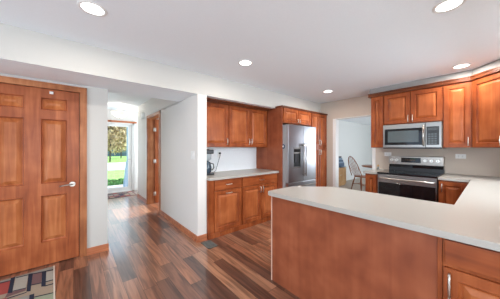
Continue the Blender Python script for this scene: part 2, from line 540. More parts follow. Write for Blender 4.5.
PROF6 = [(0, 0), (.002, .010), (.008, .024), (.016, .026), (.024, .022), (.056, .005)]
six = lambda a, b: [(a, b, 1.80, 1.937), (a, b, .945, 1.692), (a, b, .27, .808)]
d1 = thing('door_1', 'stained wood six panel door with lever handle beside the rug', 'door')
del d1['category']; d1['kind'] = 'structure'
mb = MB(); panel_slab(mb, DX0, DX1 - .004, .008, DH - .004, P0 + .012, P0 + .060, six(-.618, -.420) + six(-.285, -.062), PROF6, M['door_wood'], M['door_panel'], 3)
leaf = mb.build('door_leaf', parent=d1)
mb = MB(); casing(mb, DX0 - .004, DX1 + .004, DH, P0, m=M['trim_wood_z'])
mb.box(DX1, DX1 + .0118, P0 - .001, P0 + .108, 0, DH + .01, M['trim_wood_z']); mb.box(DX0 - .0118, DX0, P0 - .001, P0 + .108, 0, DH + .01, M['trim_wood_z'])
mb.box(DX0, DX1, P0 - .001, P0 + .108, DH, DH + .0118, M['trim_wood_z'])
mb.build('door_casing', parent=d1)
mb = MB(); hx, hz = -.012, .915
mb.cyl((hx, P0 + .012, hz), (hx, P0 - .002, hz), .032, .028, M['nickel'], 24)
mb.cyl((hx, P0, hz), (hx, P0 - .045, hz), .011, .011, M['nickel'])
mb.tube([(hx + .008, P0 - .045, hz), (hx - .03, P0 - .048, hz + .002), (hx - .07, P0 - .046, hz - .001), (hx - .115, P0 - .042, hz - .01)], [.009, .008, .007, .006], M['dark_steel'])
mb.build('door_handle', parent=d1)
mb = MB(); mb.box(-.213, -.181, P0 - .004, P0 + .012, 1.988, 2.016, M['plastic'], bev=.003); mb.build('door_sensor', parent=d1)['label'] = 'small white sensor'

# ------------------------------------------------------------------ hall door, open into the side room
d2 = thing('door_2', 'narrow view of stained wood hall door standing open', 'door')
del d2['category']; d2['kind'] = 'structure'
mb = MB()
panel_slab(mb, XH2 + .004, XH2 + .80, .01, HH - .01, HY1 - .048, HY1 - .010, [(XH2 + .12, XH2 + .34, a, b) for a, b in ((1.80, 1.93), (.94, 1.69), (.27, .81))] + [(XH2 + .46, XH2 + .68, a, b) for a, b in ((1.80, 1.93), (.94, 1.69), (.27, .81))], PROF6, M['door_wood'])
mb.build('door_leaf', parent=d2)
mb = MB()
for a in (HY0, HY1 - .018):
    mb.box(XH1 - .002, XH2 + .002, a + .0002, a + .0178, 0, HH - .001, M['trim_wood_z'])
mb.box(XH1 - .002, XH2 + .002, HY0, HY1, HH - .018, HH, M['trim_wood_z'])
for a, b in ((HY0 - .058, HY0 + .006), (HY1 - .006, HY1 + .058)):
    mb.box(XH1 - .018, XH1, a, b, 0, HH + .058, M['trim_wood_z'], bev=.003)
mb.box(XH1 - .019, XH1, HY0 - .058, HY1 + .058, HH - .006, HH + .058, M['trim_wood_z'], bev=.003)
mb.build('door_casing', parent=d2)
for z in (.24, 1.03, 1.80):
    mb = MB(); mb.box(XH2 - .03, XH2 + .03, HY1 - .056, HY1 - .049, z - .045, z + .045, M['nickel']); mb.cyl((XH2 + .003, HY1 - .056, z - .05), (XH2 + .003, HY1 - .056, z + .05), .007, m=M['nickel'])
    mb.build('hinge', parent=d2)

# ------------------------------------------------------------------ glazed front door
d3 = thing('door_3', 'white glazed front door with lawn and trees outside', 'door')
del d3['category']; d3['kind'] = 'structure'
mb = MB()
mb.box(FX0, FX0 + .05, YF + .0, YF + .14, 0, FH, M['white']); mb.box(FX1 - .06, FX1, YF, YF + .14, 0, FH, M['white']); mb.box(FX0, FX1, YF, YF + .14, FH - .04, FH, M['white'])
mb.box(FX0, FX1, YF, YF + .16, 0, .03, M['white'])
mb.build('door_frame', parent=d3)
mb = MB()
gx0, gx1 = .55, 1.31
lx0, lx1 = FX0 + .052, FX1 - .062
mb.box(lx0, gx0, YF + .04, YF + .08, .032, FH - .042, M['white'], bev=.004); mb.box(gx1, lx1, YF + .04, YF + .08, .032, FH - .042, M['white'], bev=.004)
mb.box(gx0, gx1, YF + .04, YF + .08, .032, .14, M['white']); mb.box(gx0, gx1, YF + .04, YF + .08, FH - .12, FH - .042, M['white'])
mb.build('door_leaf', parent=d3)
mb = MB(); mb.box(gx0, gx1, YF + .055, YF + .06, .14, FH - .12, M['glass']); mb.build('glass_pane', parent=d3)
mb = MB(); mb.cyl((gx1 + .05, YF + .04, 1.0), (gx1 + .05, YF - .02, 1.0), .012, m=M['nickel']); mb.tube([(gx1 + .05, YF - .02, 1.0), (gx1 - .03, YF - .02, 1.0)], .009, M['nickel']); mb.build('door_handle', parent=d3)
mb = MB(); mb.box(FX0 - .07, FX1 + .07, YF - .03, YF, FH, FH + .055, M['trim_wood'], bev=.004); mb.build('door_head_casing', parent=d3)['label'] = 'stained wood head casing'
mb = MB(); mb.box(FX1, FX1 + .07, YF - .018, YF, 0, FH, M['white'], bev=.004); mb.box(FX0 - .07, FX0, YF - .018, YF, 0, FH, M['white'], bev=.004); mb.build('door_side_casing', parent=d3)

# white jamb lining of the dining opening
sbox('trim_1', 'white jamb lining of the opening to the next room', M['white'],
     (XW - .012, XW + .13, OY1 - .012, OY1 + .058, 0, OH + .004), (XW - .004, XW + .13, OY0 - .05, OY0 + .012, 0, OH), (XW - .004, XW + .13, OY0, OY1, OH - .01, OH + .004))

# ------------------------------------------------------------------ cabinets
PROF_C = [(0, 0), (.050, 0), (.054, .007), (.060, .013), (.066, .014), (.070, .011), (.096, .001)]
def pull(parent, x, z, length, vertical=True, yf=0.0):
    mb = MB(); m = M['nickel']; h = length / 2; y = yf - .028
    if vertical:
        P = [(x, yf, z - h), (x, y, z - h), (x, y, z + h), (x, yf, z + h)]
        bar = [(x, y + .006, z - h - .008), (x, y, z - h * .6), (x, y - .003, z), (x, y, z + h * .6), (x, y + .006, z + h + .008)]
    else:
        P = [(x - h, yf, z), (x - h, y, z), (x + h, y, z), (x + h, yf, z)]
        bar = [(x - h - .008, y + .006, z), (x - h * .6, y, z), (x, y - .003, z), (x + h * .6, y, z), (x + h + .008, y + .006, z)]
    mb.cyl(P[0], P[1], .005, m=m); mb.cyl(P[3], P[2], .005, m=m)
    mb.tube(bar, [.005, .006, .0065, .006, .005], m)
    return mb.build('handle', parent=parent)

def front(parent, kind, x0, x1, z0, z1, handle=None, yf=-.019, flat=False):
    """cabinet door or drawer front proud of a face frame at y = 0"""
    mb = MB()
    if kind == 'drawer':
        mb.box(x0, x1, yf, -.0005, z0, z1, M['cherry_h'], bev=.004)
    else:
        panel_slab(mb, x0, x1, z0, z1, yf, -.0005, [(x0 + .004, x1 - .004, z0 + .004, z1 - .004)], PROF_C, M['cherry'], M['cherry_raised'], 4)
    o = mb.build(kind, parent=parent)
    if handle: pull(o, *handle, yf=yf)
    return o

def cabinet(name, label, loc, rz, wd, z0, z1, depth, fronts, crown=False, group=None, toe=False, cat='cabinet', poly=None, mat=None, crown_ends=(0, 0), name_body='body'):
    t = thing(name, label, cat, loc, rz, group)
    mb = MB(); m = mat or M['cherry']
    if poly: mb.prism(poly, z0, z1, m)
    else: mb.box(0, wd, 0, depth, z0, z1, m, bev=.0015)
    if z0 == 0 and toe: mb.box(.0, wd, -.012, .002, 0, .07, m, bev=.003)
    mb.build(name_body, parent=t)
    for f in fronts: front(t, *f)
    if crown:
        mb = MB(); a, b = crown_ends
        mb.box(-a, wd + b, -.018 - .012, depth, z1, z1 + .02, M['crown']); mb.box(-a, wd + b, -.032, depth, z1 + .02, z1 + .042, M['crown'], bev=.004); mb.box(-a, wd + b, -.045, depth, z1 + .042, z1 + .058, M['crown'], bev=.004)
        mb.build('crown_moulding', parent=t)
    return t

G1 = 'base cabinets left of the refrigerator'
YB = 2.728
cabinet('base_cabinet', 'cherry base cabinet by the partition, one drawer over one pull-out door', (XH2 + .003, YB, 0), 0, .622, 0, .876, P0 - YB - .002,
        [('drawer', .098, .606, .712, .862, (.352, .79, .096, False)), ('door', .098, .606, .085, .698, (.352, .655, .096, False))], toe=True, group=G1)
cabinet('base_cabinet', 'cherry base cabinet beside the refrigerator panel, wide drawer over two doors', (XH2 + .628, YB, 0), 0, .880, 0, .876, P0 - YB - .002,
        [('drawer', .012, .86, .712, .862, (.436, .79, .096, False)), ('door', .012, .432, .085, .698, (.405, .62, .1)), ('door', .440, .86, .085, .698, (.468, .62, .1))], toe=True, group=G1)
mb = MB()
def rpoly(pts, rad, seg=5):
    """rounded corners; rad list per point"""
    out = []
    n = len(pts)
    for i in range(n):
        p = Vector(pts[i]); a = Vector(pts[i - 1]); b = Vector(pts[(i + 1) % n]); r = rad[i]
        if r <= 0: out.append(tuple(p)); continue
        u = (a - p).normalized(); v = (b - p).normalized()
        ang = u.angle(v); t = r / math.tan(ang / 2)
        s0, s1 = p + u * t, p + v * t
        for k in range(seg + 1):
            q = k / seg
            out.append(tuple((1 - q) ** 2 * s0 + 2 * q * (1 - q) * p + q * q * s1))
    return out
mb.prism(rpoly([(XH2 + .001, YB - .045), (3.022, YB - .045), (3.022, P0 - .001), (XH2 + .001, P0 - .001)], [.02, 0, 0, 0]), .877, .915, M['counter'], bev=.004)
tag(mb.build('countertop'), 'cream countertop under the coffee maker, left of the refrigerator', 'countertop')

G2 = 'upper cabinets left of the refrigerator'
YU = 3.008
tA = cabinet('wall_cabinet', 'single door cherry upper cabinet next to the partition', (XH2 + .003, YU, 0), 0, .545, 1.372, ZS - .002, P0 - YU - .002,
        [('door', .06, .535, 1.38, 2.100, (.507, 1.47, .105))], group=G2)
tB = cabinet('wall_cabinet', 'double door cherry upper cabinet next to the refrigerator panel', (XH2 + .550, YU, 0), 0, .955, 1.372, ZS - .002, P0 - YU - .002,
        [('door', .012, .480, 1.38, 2.100, (.455, 1.47, .105)), ('door', .486, .945, 1.38, 2.100, (.512, 1.47, .105))], group=G2)

for t, wd in ((tA, .545), (tB, .955)):
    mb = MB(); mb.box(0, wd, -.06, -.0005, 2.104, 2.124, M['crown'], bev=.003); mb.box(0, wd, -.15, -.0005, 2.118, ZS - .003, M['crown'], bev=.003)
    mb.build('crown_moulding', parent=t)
# refrigerator surround
YFP = 2.612
t = thing('refrigerator_side_panel', 'tall cherry end panel between counter and refrigerator', 'cabinet panel', (3.025, YFP, 0))
mb = MB(); mb.box(0, .022, 0, P0 - YFP - .002, 0, 2.135, M['cherry_panel'], bev=.0015); mb.build('panel', parent=t)
mb = MB(); mb.box(-.02, .022, -.03, P1 - YFP - .002, 2.1355, 2.165, M['crown'], bev=.004); mb.build('crown_moulding', parent=t)
def low_crown(t, wd):
    mb = MB(); mb.box(0, wd, -.032, P1 - YFP - .002, 2.1355, 2.165, M['crown'], bev=.004); mb.build('crown_moulding', parent=t)
t = cabinet('wall_cabinet', 'short double door cherry cabinet over the refrigerator', (3.048, YFP, 0), 0, .937, 1.84, 2.135, P0 - YFP - .002,
        [('door', .012, .462, 1.85, 2.125, (.437, 1.90, .06)), ('door', .472, .925, 1.85, 2.125, (.497, 1.90, .06))], group=None)
low_crown(t, .937)
t = cabinet('pantry_cabinet', 'tall cherry pantry with four doors right of the refrigerator', (3.986, YFP, 0), 0, .660, 0, 2.135, P0 - YFP - .002,
        [('door', .014, .312, 1.385, 2.122, (.287, 1.48, .105)), ('door', .328, .635, 1.385, 2.125, (.352, 1.48, .105)),
         ('door', .014, .312, .09, 1.365, (.287, 1.26, .105)), ('door', .328, .635, .09, 1.365, (.352, 1.26, .105))])
low_crown(t, .660)

# range wall cabinets: local x runs towards -Y, front faces -X
RZ = R(-90)
XU = 4.218
G3 = 'upper cabinets on the range wall'
ZU0, ZU1 = 1.362, 2.292
DU = XW - XU - .002
cabinet('wall_cabinet', 'narrow cherry upper cabinet at the left end, beside the opening', (XU, 1.482, 0), RZ, .209, ZU0, ZU1, DU, [('door', .010, .200, ZU0 + .008, 2.27, None)], crown=True, group=G3, crown_ends=(.04, 0))
cabinet('wall_cabinet', 'double door cherry upper cabinet above the microwave', (XU, 1.272, 0), RZ, .772, 1.762, ZU1, DU,
        [('door', .010, .380, 1.772, 2.27, (.355, 1.84, .105)), ('door', .390, .762, 1.772, 2.27, (.415, 1.84, .105))], crown=True, group=G3)
cabinet('wall_cabinet', 'single door cherry upper cabinet right of the microwave', (XU, .499, 0), RZ, .296, ZU0, ZU1, DU, [('door', .010, .286, ZU0 + .008, 2.27, (.262, 1.45, .105))], crown=True, group=G3)
# diagonal corner cabinet
s2 = math.sqrt(.5)
dl = .56
t = thing('corner_wall_cabinet', 'diagonal cherry corner upper cabinet at the right edge', 'cabinet', (XU, .202, 0), R(-135))
# local x axis points along (-s2,-s2); local -y faces (-s2, s2)
def toloc(x, y):
    vx, vy = x - XU, y - .202
    return (vx * -s2 + vy * -s2, vx * s2 + vy * -s2)
corner = [(XU, .201), (XU - dl * s2, .202 - dl * s2), (XU - dl * s2, YR + .002), (XW - .002, YR + .002), (XW - .002, .201)]
lp = [toloc(*p) for p in corner]
mb = MB(); mb.prism(lp, ZU0, ZU1, M['cherry']); mb.build('body', parent=t)
front(t, 'door', .022, dl - .02, ZU0 + .008, 2.27, (dl - .05 - .12, 1.45, .105))
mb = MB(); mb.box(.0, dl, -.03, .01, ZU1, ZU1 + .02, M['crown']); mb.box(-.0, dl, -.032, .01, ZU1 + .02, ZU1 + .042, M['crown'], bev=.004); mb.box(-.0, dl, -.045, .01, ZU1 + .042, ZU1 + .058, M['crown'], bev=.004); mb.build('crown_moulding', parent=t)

# added filler in lit-ceiling grey, hides the dark recess between crown and ceiling
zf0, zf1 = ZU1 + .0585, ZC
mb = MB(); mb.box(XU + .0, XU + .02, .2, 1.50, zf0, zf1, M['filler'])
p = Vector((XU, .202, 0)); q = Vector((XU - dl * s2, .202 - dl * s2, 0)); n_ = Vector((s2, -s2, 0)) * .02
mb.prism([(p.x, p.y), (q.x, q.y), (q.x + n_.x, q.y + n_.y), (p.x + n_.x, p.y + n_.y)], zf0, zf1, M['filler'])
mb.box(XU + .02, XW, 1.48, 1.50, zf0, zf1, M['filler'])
struct(mb.build('trim_2'), 'added filler strip in ceiling grey, hides the dark recess above the upper cabinets')

# base cabinets either side of the range
XB = 3.985
ZK = .942   # counter height on this wall
cabinet('base_cabinet', 'small cherry base cabinet left of the range', (XB, 1.492, 0), RZ, .194, 0, ZK - .038, XW - XB - .002, [('door', .012, .182, .085, ZK - .055, None)], toe=True)
cabinet('base_cabinet', 'single door cherry base cabinet right of the range', (XB, .520, 0), RZ, .300, 0, ZK - .038, XW - XB - .002, [('door', .012, .285, .085, ZK - .055, (.04, .80, .105))], toe=True)
t = thing('sink_base_cabinet', 'cherry base cabinets under the right arm of the countertop', 'cabinet', (0, 0, 0))
mb = MB(); mb.box(2.25, XB + .02, YR + .002, .165, 0, .874, M['cherry']); mb.box(XB + .02, XW - .002, YR + .002, .215, 0, .874, M['cherry']); mb.build('body', parent=t)

mb = MB(); mb.box(XB - .03, XW - .002, 1.299, 1.520, ZK - .037, ZK, M['counter'], bev=.004)
tag(mb.build('countertop'), 'small cream countertop left of the range', 'countertop')

# ------------------------------------------------------------------ peninsula
XP = 1.562
t = thing('peninsula_cabinet', 'cherry peninsula base with plain back panel facing the camera', 'cabinet', (0, 0, 0))
mb = MB(); mb.prism([(XP + .012, .207), (XP + .012, 1.478), (1.93, 1.478), (2.22, 1.17), (2.22, .207)], 0, .876, M['cherry']); mb.build('body', parent=t)
mb = MB(); mb.box(XP, XP + .012, .2075, 1.4785, 0, .876, M['cherry_panel']); mb.build('back_panel', parent=t)
mb = MB(); mb.box(XP - .004, XP + .014, 1.4785, 1.490, 0, .876, M['edge']); mb.build('corner_strip', parent=t)['label'] = 'thin light wood corner strip'
mb = MB(); mb.box(XP - .006, XP + .012, .186, .207, 0, .876, M['cherry'], bev=.002); mb.build('filler_strip', parent=t)
cabinet('base_cabinet', 'cherry drawer base cabinet at the lower right, front end of peninsula', (XP, .1855, 0), RZ, .630, 0, .876, .655,
        [('drawer', .008, .61, .735, .862, None), ('door', .008, .61, .085, .712, (.030, .625, .12))], toe=True)
mb = MB()
top = rpoly([(1.512, YR + .002), (1.512, 1.512), (1.93, 1.512), (2.27, 1.19), (2.27, .20), (XB - .03, .20), (XB - .03, .519), (XW - .002, .519), (XW - .002, YR + .002)],
            [0, .045, .06, .06, .0, .02, 0, 0, 0])
mb.prism(top, .877, .915, M['counter'], bev=.004)
ctop = mb.build('countertop')
tag(ctop, 'large cream U-shaped countertop over the peninsula and sink run', 'countertop')
for v in ctop.data.vertices:      # follows the slightly higher range-side cabinets
    if v.co.x > 3.7: v.co.z += ZK - .9145

# ------------------------------------------------------------------ refrigerator
fx, fy = 3.052, 2.475
t = thing('refrigerator', 'stainless steel french door refrigerator with water dispenser', 'refrigerator', (fx, fy, 0))
W = .918; s = M['fridge_steel']
mb = MB(); mb.box(0, W, .075, .78, .02, 1.795, M['fridge_side'], bev=.004)
for a in (.06, W - .1):
    for b in (.12, .7): mb.cyl((a, b, 0), (a, b, .03), .02, m=M['black'])
mb.build('body', parent=t)
# left door with recess for dispenser
dd = MB()
def slab_curved(mb, x0, x1, z0, z1, m, hole=None):
    mb.box(x0, x1, .0, .070, z0, z1, m, bev=.010)
lx = W / 2 - .003
px0, px1, pz0, pz1 = .150, .375, .965, 1.365
dd.box(0.002, px0, 0, .02, .70, 1.80, s, bev=.006); dd.box(0.002, px0, .019, .07, .70, 1.80, M['fridge_side']); dd.box(px1, lx, 0, .07, .70, 1.80, s, bev=.006)
dd.box(px0 - .006, px1 + .006, .0005, .0695, .70, pz0, s); dd.box(px0 - .006, px1 + .006, .0005, .0695, pz1, 1.80, s)
dl_ = dd.build('door', parent=t)
mb = MB(); mb.box(px0, px1, .045, .069, pz0, pz1, M['black']); mb.box(px0, px1, .004, .046, pz1 - .12, pz1, M['steel'], bev=.004); mb.box(px0, px1, -.004, .046, pz0, pz0 + .025, M['steel'], bev=.003)
mb.box(px0 + .01, px1 - .01, .0, .005, pz1 - .09, pz1 - .03, M['black_glass']); mb.box(px0 + .07, px1 - .03, .02, .05, pz0 + .1, pz1 - .12, M['black'])
for a in (px0, px1 - .008): mb.box(a, a + .008, -.003, .046, pz0, pz1, M['steel'])
mb.build('dispenser', parent=dl_)
def bar_handle(parent, p0, p1, axis):
    mb = MB(); p0 = Vector(p0); p1 = Vector(p1)
    d = (p1 - p0).normalized()
    mb.cyl(p0, p1, .012, m=M['dark_steel'])
    for q in (p0 + d * .04, p1 - d * .04): mb.cyl(q, q + Vector((0, .048, 0)), .009, m=M['dark_steel'])
    mb.build('handle', parent=parent)
bar_handle(dl_, (lx - .030, -.045, .80), (lx - .030, -.045, 1.45), 'z')
mb = MB(); mb.box(lx + .006, W - .002, 0, .07, .70, 1.80, s, bev=.008); dr = mb.build('door', parent=t)
bar_handle(dr, (lx + .040, -.045, .80), (lx + .040, -.045, 1.45), 'z')
mb = MB(); mb.box(.002, W - .002, 0, .07, .06, .692, s, bev=.008); fz = mb.build('freezer_drawer', parent=t)
bar_handle(fz, (.08, -.05, .62), (W - .08, -.05, .62), 'x')
for a in (.02, W - .09):
    mb = MB(); mb.box(a, a + .07, .08, .15, 1.7955, 1.812, M['black'], bev=.003); mb.build('hinge_cover', parent=t)
mb = MB(); mb.cyl((fx - .008, 2.598, 1.385), (fx - .0004, 2.598, 1.385), .045, m=M['navy'], seg=24); mb.cyl((fx - .0095, 2.598, 1.385), (fx - .0078, 2.598, 1.385), .018, m=M['white'], seg=24)
tag(mb.build('magnet'), 'round dark magnet on the grey side of the refrigerator', 'magnet')

# ------------------------------------------------------------------ range
t = thing('range', 'stainless steel electric range with black glass cooktop', 'stove', (3.955, 1.292, 0), RZ)
t.scale = (1, 1, 1.02)
W = .765; D = XW - 3.955 - .003
mb = MB(); mb.box(0, W, .03, D, .05, .905, M['black']); mb.box(.02, W - .02, .06, D, 0, .05, M['black']); mb.build('body', parent=t)
mb = MB(); mb.box(-.002, W + .002, -.012, D - .09, .905, .932, M['black_glass'], bev=.006)
gr = M['mw_glass']
for (a, b, r) in ((.2, .17, .11), (.56, .17, .09), (.2, .42, .08), (.56, .42, .11)):
    mb.lathe([(r, .9322), (r, .9328), (r - .004, .9328), (r - .004, .9322)], (a, b, 0), gr, 32)
mb.build('cooktop', parent=t)
mb = MB()
mb.box(0, W, D - .09, D, .905, .985, M['black'])
mb.box(0, W, D - .10, D, 1.035, 1.185, M['dark_steel'], bev=.008)
mb.box(.004, W - .004, D - .085, D, .98, 1.04, M['black_glass'])
bgp = mb.build('backguard', parent=t)
mb = MB(); mb.box(.195, .475, D - .103, D - .099, 1.075, 1.16, M['black_glass'], bev=.001)
for k in range(6): mb.box(.26 + k * .024, .274 + k * .024, D - .1045, D - .1028, 1.112, 1.128, M['display'])
mb.build('control_display', parent=bgp)
for x in (.055, .125, .535, .615, .695):
    mb = MB(); mb.cyl((x, D - .10, 1.117), (x, D - .128, 1.117), .026, .022, M['knob'], 20); mb.box(x - .004, x + .004, D - .136, D - .126, 1.10, 1.134, M['steel'])
    mb.build('knob', parent=bgp)
mb = MB()
mb.box(.004, W - .004, 0, .032, .235, .900, M['steel'], bev=.006)
od = mb.build('oven_door', parent=t)
mb = MB(); mb.box(.018, W - .018, -.003, .002, .27, .772, M['black_glass'], bev=.001); mb.build('oven_window', parent=od)
mb = MB()
mb.tube([(.035, -.0, .835), (.04, -.045, .838), (.2, -.06, .842), (W / 2, -.064, .844), (W - .2, -.06, .842), (W - .04, -.045, .838), (W - .035, 0, .835)], .013, M['nickel'], 10)
mb.build('handle', parent=od)
mb = MB(); mb.box(.004, W - .004, 0, .032, .055, .228, M['steel'], bev=.006); mb.build('warming_drawer', parent=t)

# ------------------------------------------------------------------ microwave
t = thing('microwave', 'stainless over-the-range microwave above the stove', 'microwave', (4.150, 1.268, 0), RZ)
W = .766; D = XW - 4.150 - .003; z0, z1 = 1.345, 1.755
mb = MB(); mb.box(0, W, .025, D, z0, z1, M['steel'], bev=.004); mb.box(.0, W, .02, .06, z0, z0 + .02, M['black']); mb.build('body', parent=t)
mb = MB(); mb.box(.003, .575, 0, .025, z0 + .018, z1 - .004, M['steel'], bev=.005); dm = mb.build('door', parent=t)
mb = MB(); mb.box(.028, .543, -.003, .002, z0 + .062, z1 - .078, M['black_glass'], bev=.001); mb.box(.075, .495, -.0045, -.002, z0 + .105, z1 - .115, M['mw_glass']); mb.build('window', parent=dm)
mb = MB(); mb.tube([(.555, 0, z0 + .05), (.555, -.035, z0 + .06), (.555, -.042, (z0 + z1) / 2), (.555, -.035, z1 - .06), (.555, 0, z1 - .05)], .011, M['dark_steel'], 10); mb.build('handle', parent=dm)
mb = MB(); mb.box(.578, W - .003, 0, .025, z0 + .018, z1 - .004, M['steel'], bev=.005); mb.box(.592, W - .03, -.003, .002, z0 + .06, z1 - .07, M['black']); cp = mb.build('control_panel', parent=t)
mb = MB()
for i in range(3):
    for j in range(5):
        mb.box(.612 + i * .036, .636 + i * .036, -.0045, -.0025, z0 + .075 + j * .035, z0 + .093 + j * .035, M['mw_glass'])
mb.box(.605, .715, -.0045, -.0025, z1 - .125, z1 - .09, M['black_glass'])
mb.build('button_pad', parent=cp)

# ------------------------------------------------------------------ outlets, switch, chime, register
def outlet(label, cat, loc, rz, wd, ht, rocker=0, name='wall_outlet', group=None):
    t = thing(name, label, cat, loc, rz, group)
    mb = MB(); mb.box(-wd / 2, wd / 2, -.006, 0, -ht / 2, ht / 2, M['plastic'], bev=.002); mb.build('cover_plate', parent=t)
    if rocker:
        for k in range(rocker):
            x = (k - (rocker - 1) / 2) * .046
            mb = MB(); mb.box(x - .016, x + .016, -.0095, -.006, -.033, .033, M['white'], bev=.001); mb.build('rocker', parent=t)
    else:
        for q in (-1, 1):
            mb = MB()
            if wd > ht: mb.cyl((q * .022, -.009, 0), (q * .022, -.006, 0), .015, m=M['white']); mb.box(q * .022 - .007, q * .022 + .005, -.0095, -.0088, -.008, -.006, M['black']); mb.box(q * .022 - .007, q * .022 + .005, -.0095, -.0088, .006, .008, M['black'])
            else: mb.cyl((0, -.009, q * .022), (0, -.006, q * .022), .015, m=M['white']); mb.box(-.008, -.006, -.0095, -.0088, q * .022 - .005, q * .022 + .007, M['black']); mb.box(.006, .008, -.0095, -.0088, q * .022 - .005, q * .022 + .007, M['black'])
            mb.build('receptacle', parent=t)
    return t
outlet('white horizontal outlet on the backsplash, upper left of the range', 'outlet', (XW - .0005, 1.335, 1.235), RZ, .118, .073)
outlet('white horizontal outlet on the backsplash, right of the range', 'outlet', (XW - .0005, .345, 1.225), RZ, .118, .073)
outlet('white outlet behind the coffee maker', 'outlet', (2.085, P0 - .0005, 1.235), 0, .073, .118)
outlet('white two-gang light switch at the end of the hall partition', 'light switch', (XH1 - .0005, 2.925, 1.25), RZ, .116, .118, 2, 'light_switch')
t = thing('doorbell_chime', 'small white doorbell chime high on the hall wall', 'doorbell', (XH1 - .0005, 5.80, 2.17), RZ)
mb = MB(); mb.box(-.10, .10, -.045, 0, -.07, .07, M['plastic'], bev=.008); mb.build('housing', parent=t)
t = thing('floor_register', 'pewter floor register on the planks by the partition corner', 'floor vent', (0, 0, 0))
mb = MB(); X0, X1, Y0, Y1 = 1.385, 1.53, 2.475, 2.70
mb.box(X0, X1, Y0, Y1, .0005, .004, M['black']); mb.build('duct_plate', parent=t)
mb = MB()
mb.box(X0, X1, Y0, Y0 + .02, .001, .008, M['register'], bev=.001); mb.box(X0, X1, Y1 - .02, Y1, .001, .008, M['register'], bev=.001)
mb.box(X0, X0 + .02, Y0, Y1, .001, .008, M['register'], bev=.001); mb.box(X1 - .02, X1, Y0, Y1, .001, .008, M['register'], bev=.001); mb.box((X0 + X1) / 2 - .006, (X0 + X1) / 2 + .006, Y0, Y1, .001, .008, M['register'])
for k in range(14):
    y = Y0 + .026 + k * .0128
    mb.box(X0 + .01, X1 - .01, y, y + .007, .002, .0075, M['register'])
mb.build('grille', parent=t)

# ------------------------------------------------------------------ coffee maker
t = thing('coffee_maker', 'dark coffee maker on the left counter against the partition', 'coffee maker', (1.665, 3.10, .915))
mb = MB(); mb.box(-.10, .10, -.13, .12, 0, .03, M['black'], bev=.008); mb.build('base', parent=t)
mb = MB(); mb.box(-.085, .085, .02, .12, .029, .36, M['black'], bev=.012); mb.build('column', parent=t)
mb = MB(); mb.box(-.10, .10, -.12, .12, .345, .415, M['black'], bev=.016); mb.lathe([(0, .425), (.05, .425), (.062, .415), (.062, .40)], (0, -.02, 0), M['black']); mb.build('brew_head', parent=t)
mb = MB(); mb.lathe([(.0, .03), (.062, .03), (.078, .06), (.080, .12), (.066, .19), (.058, .215), (.0, .216)], (0, -.055, 0), M['mirror_dark']); mb.tube([(.06, -.09, .19), (.085, -.125, .18), (.09, -.13, .12), (.075, -.10, .075)], .008, M['black']); mb.build('carafe', parent=t)
mb = MB(); mb.lathe([(0, .235), (.05, .235), (.078, .26), (.082, .345)], (0, -.045, 0), M['clear']); mb.build('filter_basket', parent=t)['label'] = 'smoky grey filter basket'
mb = MB(); ox = 2.085 - 1.665; oy = P0 - 3.10
mb.box(ox - .016, ox + .016, oy - .042, oy - .0105, .325, .36, M['black'], bev=.004)
mb.tube([(ox, oy - .04, .34), (ox - .01, oy - .05, .30), (ox - .04, oy - .045, .20), (ox - .07, oy - .04, .10), (ox - .10, oy - .05, .03), (ox - .16, oy - .08, .007), (ox - .26, oy - .13, .007), (.10, .06, .012)], .0045, M['black'])
mb.build('power_cord', parent=t)

# ornament on small counter left of range
t = thing('ornament', 'small dark tapered ornament in the corner of the small counter', 'ornament', (4.50, 1.455, ZK))
mb = MB(); mb.lathe([(0, 0), (.026, 0), (.028, .008), (.018, .02), (.012, .045), (.015, .055)], (0, 0, 0), M['register'], 16); mb.build('base', parent=t)
mb = MB(); mb.lathe([(.008, .054), (.018, .062), (.020, .075), (.012, .09), (0, .095)], (0, 0, 0), M['pine'], 16); mb.build('finial', parent=t)

# ------------------------------------------------------------------ ceiling lights
G4 = 'recessed ceiling lights'
for (x, y, lab) in ((.114, 2.022, 'recessed ceiling light nearest the six panel door'), (1.676, 2.055, 'recessed ceiling light in front of the left upper cabinets'),
                    (3.743, 2.074, 'recessed ceiling light nearest the opening to the next room'), (2.176, .225, 'recessed ceiling light above the peninsula end, top right'),
                    (3.932, .285, 'recessed ceiling light just in front of the corner cabinets')):
    t = thing('recessed_light', lab, 'ceiling light', (x, y, ZC), 0, G4)
    mb = MB(); mb.lathe([(.072, -.001), (.074, -.006), (.094, -.005), (.096, -.0005)], (0, 0, 0), M['white'], 40); mb.build('trim_ring', parent=t)
    mb = MB(); mb.lathe([(0, -.0035), (.071, -.0035), (.073, -.0012)], (0, 0, 0), M['lens'], 40); mb.build('lens', parent=t)
    light('can_lamp', 'AREA', (x, y, ZC - .012), (0, 0, 0), 10, (1, .93, .84), .13, None, shape='DISK')

t = thing('ceiling_fixture', 'frosted bowl semi-flush fixture on the hall ceiling by the front door', 'ceiling light', (.94, 6.45, ZH))
mb = MB(); mb.lathe([(0, -.03), (.05, -.028), (.065, -.015), (.068, 0)], (0, 0, 0), M['nickel']); mb.cyl((0, 0, -.03), (0, 0, -.36), .008, m=M['nickel'])
for a in (0, 2.09, 4.19): mb.tube([(0, 0, -.10), (.09 * math.cos(a), .09 * math.sin(a), -.13), (.19 * math.cos(a), .19 * math.sin(a), -.19)], .005, M['nickel'])
mb.build('stem', parent=t)
mb = MB(); mb.lathe([(0, -.345), (.06, -.34), (.13, -.305), (.185, -.25), (.205, -.19), (.200, -.188), (.18, -.245), (.12, -.298), (0, -.335)], (0, 0, 0), M['bowl'], 36); mb.build('glass_bowl', parent=t)
mb = MB(); mb.lathe([(0, -.375), (.012, -.37), (.016, -.36), (.008, -.345)], (0, 0, 0), M['nickel'], 16); mb.build('finial', parent=t)
light('hall_lamp', 'POINT', (.94, 6.45, ZH - .17), (0, 0, 0), 3, (1, .93, .84), shadow_soft_size=.06)

